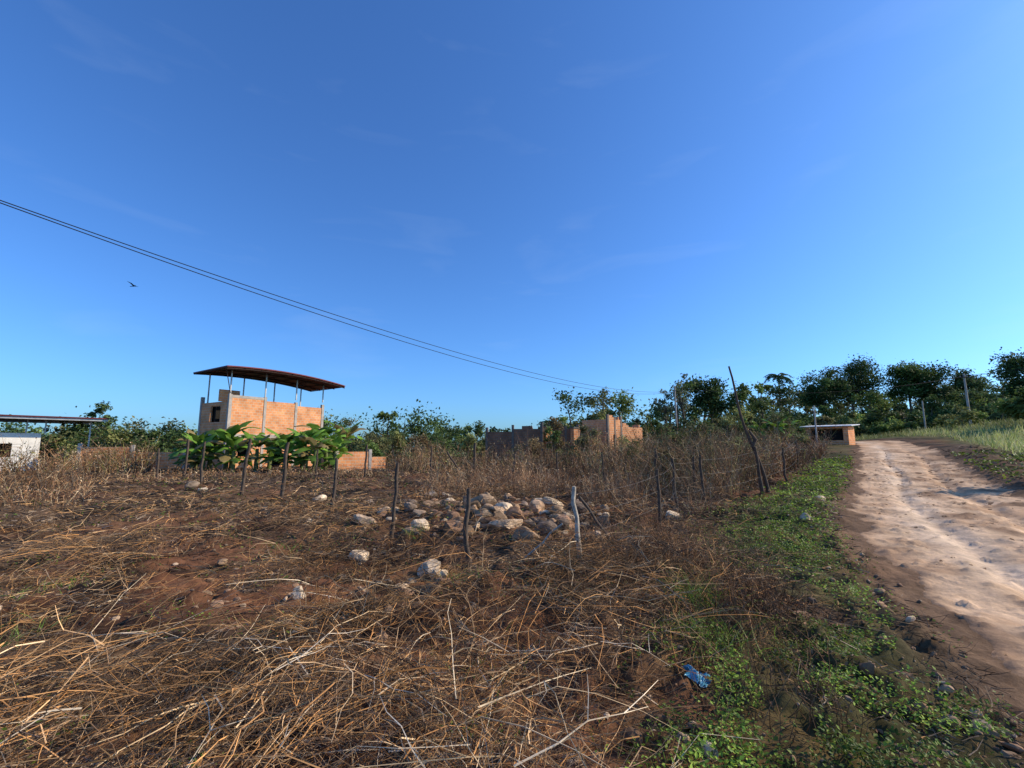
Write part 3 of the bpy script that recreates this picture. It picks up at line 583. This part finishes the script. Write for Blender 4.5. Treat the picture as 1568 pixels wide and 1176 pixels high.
for o in(-.5,.5):
    tube(a,np.stack([52.3+(59.4-52.3)*t+o,52-8*t,z1-.3+(float(H(59.4,44))+6.7-z1+.3)*t-.8*t*(1-t)],1),.018,4)
    tube(a,np.stack([19.1+(52.3-19.1)*t+o*.3,53-1*t,float(H(19.1,53))+7+(z1-.3-float(H(19.1,53))-7)*t-5*t*(1-t)],1),.012,4)
e=empty("power_line");a.make("cables",M_cable,e)
# ---------------------------------------------------------------- bird
bx,by,bz=-.864*45,45.,1.6+.363*45
a=Acc();s=.75
tube(a,[(bx-.3*s,by,bz-.03),(bx-.1*s,by,bz),(bx+.15*s,by,bz+.02),(bx+.3*s,by,bz)],[.02,.07,.07,.02],8,(.02,.02,.02))
def quad(*p):a.add(np.array(p,float),np.array([[0,1,2,3]]),np.array([.02,.02,.02]))
quad((bx-.12*s,by,bz),(bx+.15*s,by,bz),(bx-.02*s,by-.3,bz+.28*s),(bx-.22*s,by-.3,bz+.25*s));quad((bx-.02*s,by-.3,bz+.28*s),(bx-.22*s,by-.3,bz+.25*s),(bx-.42*s,by-.5,bz+.42*s),(bx-.40*s,by-.5,bz+.44*s))
quad((bx-.12*s,by,bz),(bx+.15*s,by,bz),(bx+.1*s,by+.5,bz+.12*s),(bx-.1*s,by+.5,bz+.12*s));quad((bx-.28*s,by-.03,bz-.02),(bx-.28*s,by+.03,bz-.02),(bx-.5*s,by+.1,bz-.06),(bx-.5*s,by-.1,bz-.06))
a.make("bird",attr_mat("feathers"),None)
# ---------------------------------------------------------------- blue plastic bag
n=26;u=np.linspace(-1,1,n);U,W=np.meshgrid(u,u);cx,cy=1.26,3.33
hh=.03*(1-np.clip(U**2+W**2,0,1))+.05*(fbm(U*3+4,W*3+4,5,3))
V=np.stack([cx+U*.08*(1+.3*np.sin(W*5)),cy+W*.055*(1+.4*np.cos(U*4)),H(cx+U*.1,cy+W*.06)+.01+hh],-1)
q=(np.arange(n-1)[:,None]*n+np.arange(n-1)).ravel()
mb,nt,b_,o_=newmat("blue_plastic");b_.inputs["Roughness"].default_value=.4
nn=nt.nodes.new("ShaderNodeTexNoise");nn.inputs["Scale"].default_value=30;rr=nt.nodes.new("ShaderNodeValToRGB");rr.color_ramp.elements[0].position=.4;rr.color_ramp.elements[1].position=.7;rr.color_ramp.elements[0].color=(.03,.25,.42,1);rr.color_ramp.elements[1].color=(.2,.5,.65,1);nt.links.new(nn.outputs["Fac"],rr.inputs[0]);nt.links.new(rr.outputs[0],b_.inputs["Base Color"])
mkmesh("blue_plastic_bag",V,np.stack([q,q+1,q+n+1,q+n],1),None,mb,None,False)
# ---------------------------------------------------------------- sky, sun, camera
EL=math.radians(31);AZ=math.radians(84)
w=bpy.data.worlds.new("World");sc.world=w;w.use_nodes=True;nt=w.node_tree
bg=nt.nodes["Background"];sky=nt.nodes.new("ShaderNodeTexSky");sky.sky_type='NISHITA';sky.sun_disc=False;sky.sun_elevation=EL;sky.sun_rotation=AZ;sky.air_density=1.;sky.dust_density=1.0;sky.ozone_density=3.
hs=nt.nodes.new("ShaderNodeVectorMath");hs.operation='MULTIPLY';hs.inputs[1].default_value=(.56,1.0,1.58)
nt.links.new(sky.outputs[0],hs.inputs[0])
tc=nt.nodes.new("ShaderNodeTexCoord");mp=nt.nodes.new("ShaderNodeMapping");mp.inputs["Scale"].default_value=(1.4,1.4,6.);mp.inputs["Rotation"].default_value=(.15,.3,.9)
nz=nt.nodes.new("ShaderNodeTexNoise");nz.inputs["Scale"].default_value=2.6;nz.inputs["Detail"].default_value=9;nz.inputs["Distortion"].default_value=.5
nt.links.new(tc.outputs["Generated"],mp.inputs["Vector"]);nt.links.new(mp.outputs[0],nz.inputs["Vector"])
mr=nt.nodes.new("ShaderNodeMapRange");mr.inputs[1].default_value=.58;mr.inputs[2].default_value=.9;mr.inputs[4].default_value=.08;nt.links.new(nz.outputs["Fac"],mr.inputs[0])
mx=nt.nodes.new("ShaderNodeMix");mx.data_type='RGBA';nt.links.new(mr.outputs[0],mx.inputs[0]);nt.links.new(hs.outputs[0],mx.inputs[6]);mx.inputs[7].default_value=(6,7,8,1)
nt.links.new(mx.outputs[2],bg.inputs["Color"]);bg.inputs["Strength"].default_value=.135
sd=bpy.data.lights.new("sun","SUN");sd.energy=5.0;sd.angle=math.radians(.5);sd.color=(1,.86,.64)
so=bpy.data.objects.new("sun",sd);sc.collection.objects.link(so)
dv=Vector((math.sin(AZ)*math.cos(EL),math.cos(AZ)*math.cos(EL),math.sin(EL)));so.rotation_euler=dv.to_track_quat('Z','Y').to_euler()
cd=bpy.data.cameras.new("camera");cd.sensor_width=36;cd.lens=16;cd.clip_end=3000;cd.clip_start=.05
co=bpy.data.objects.new("camera",cd);sc.collection.objects.link(co);co.location=(0,0,1.6);co.rotation_euler=(math.radians(97.8),0,0);sc.camera=co
sc.view_settings.view_transform='Standard';sc.view_settings.look='None';sc.view_settings.exposure=0
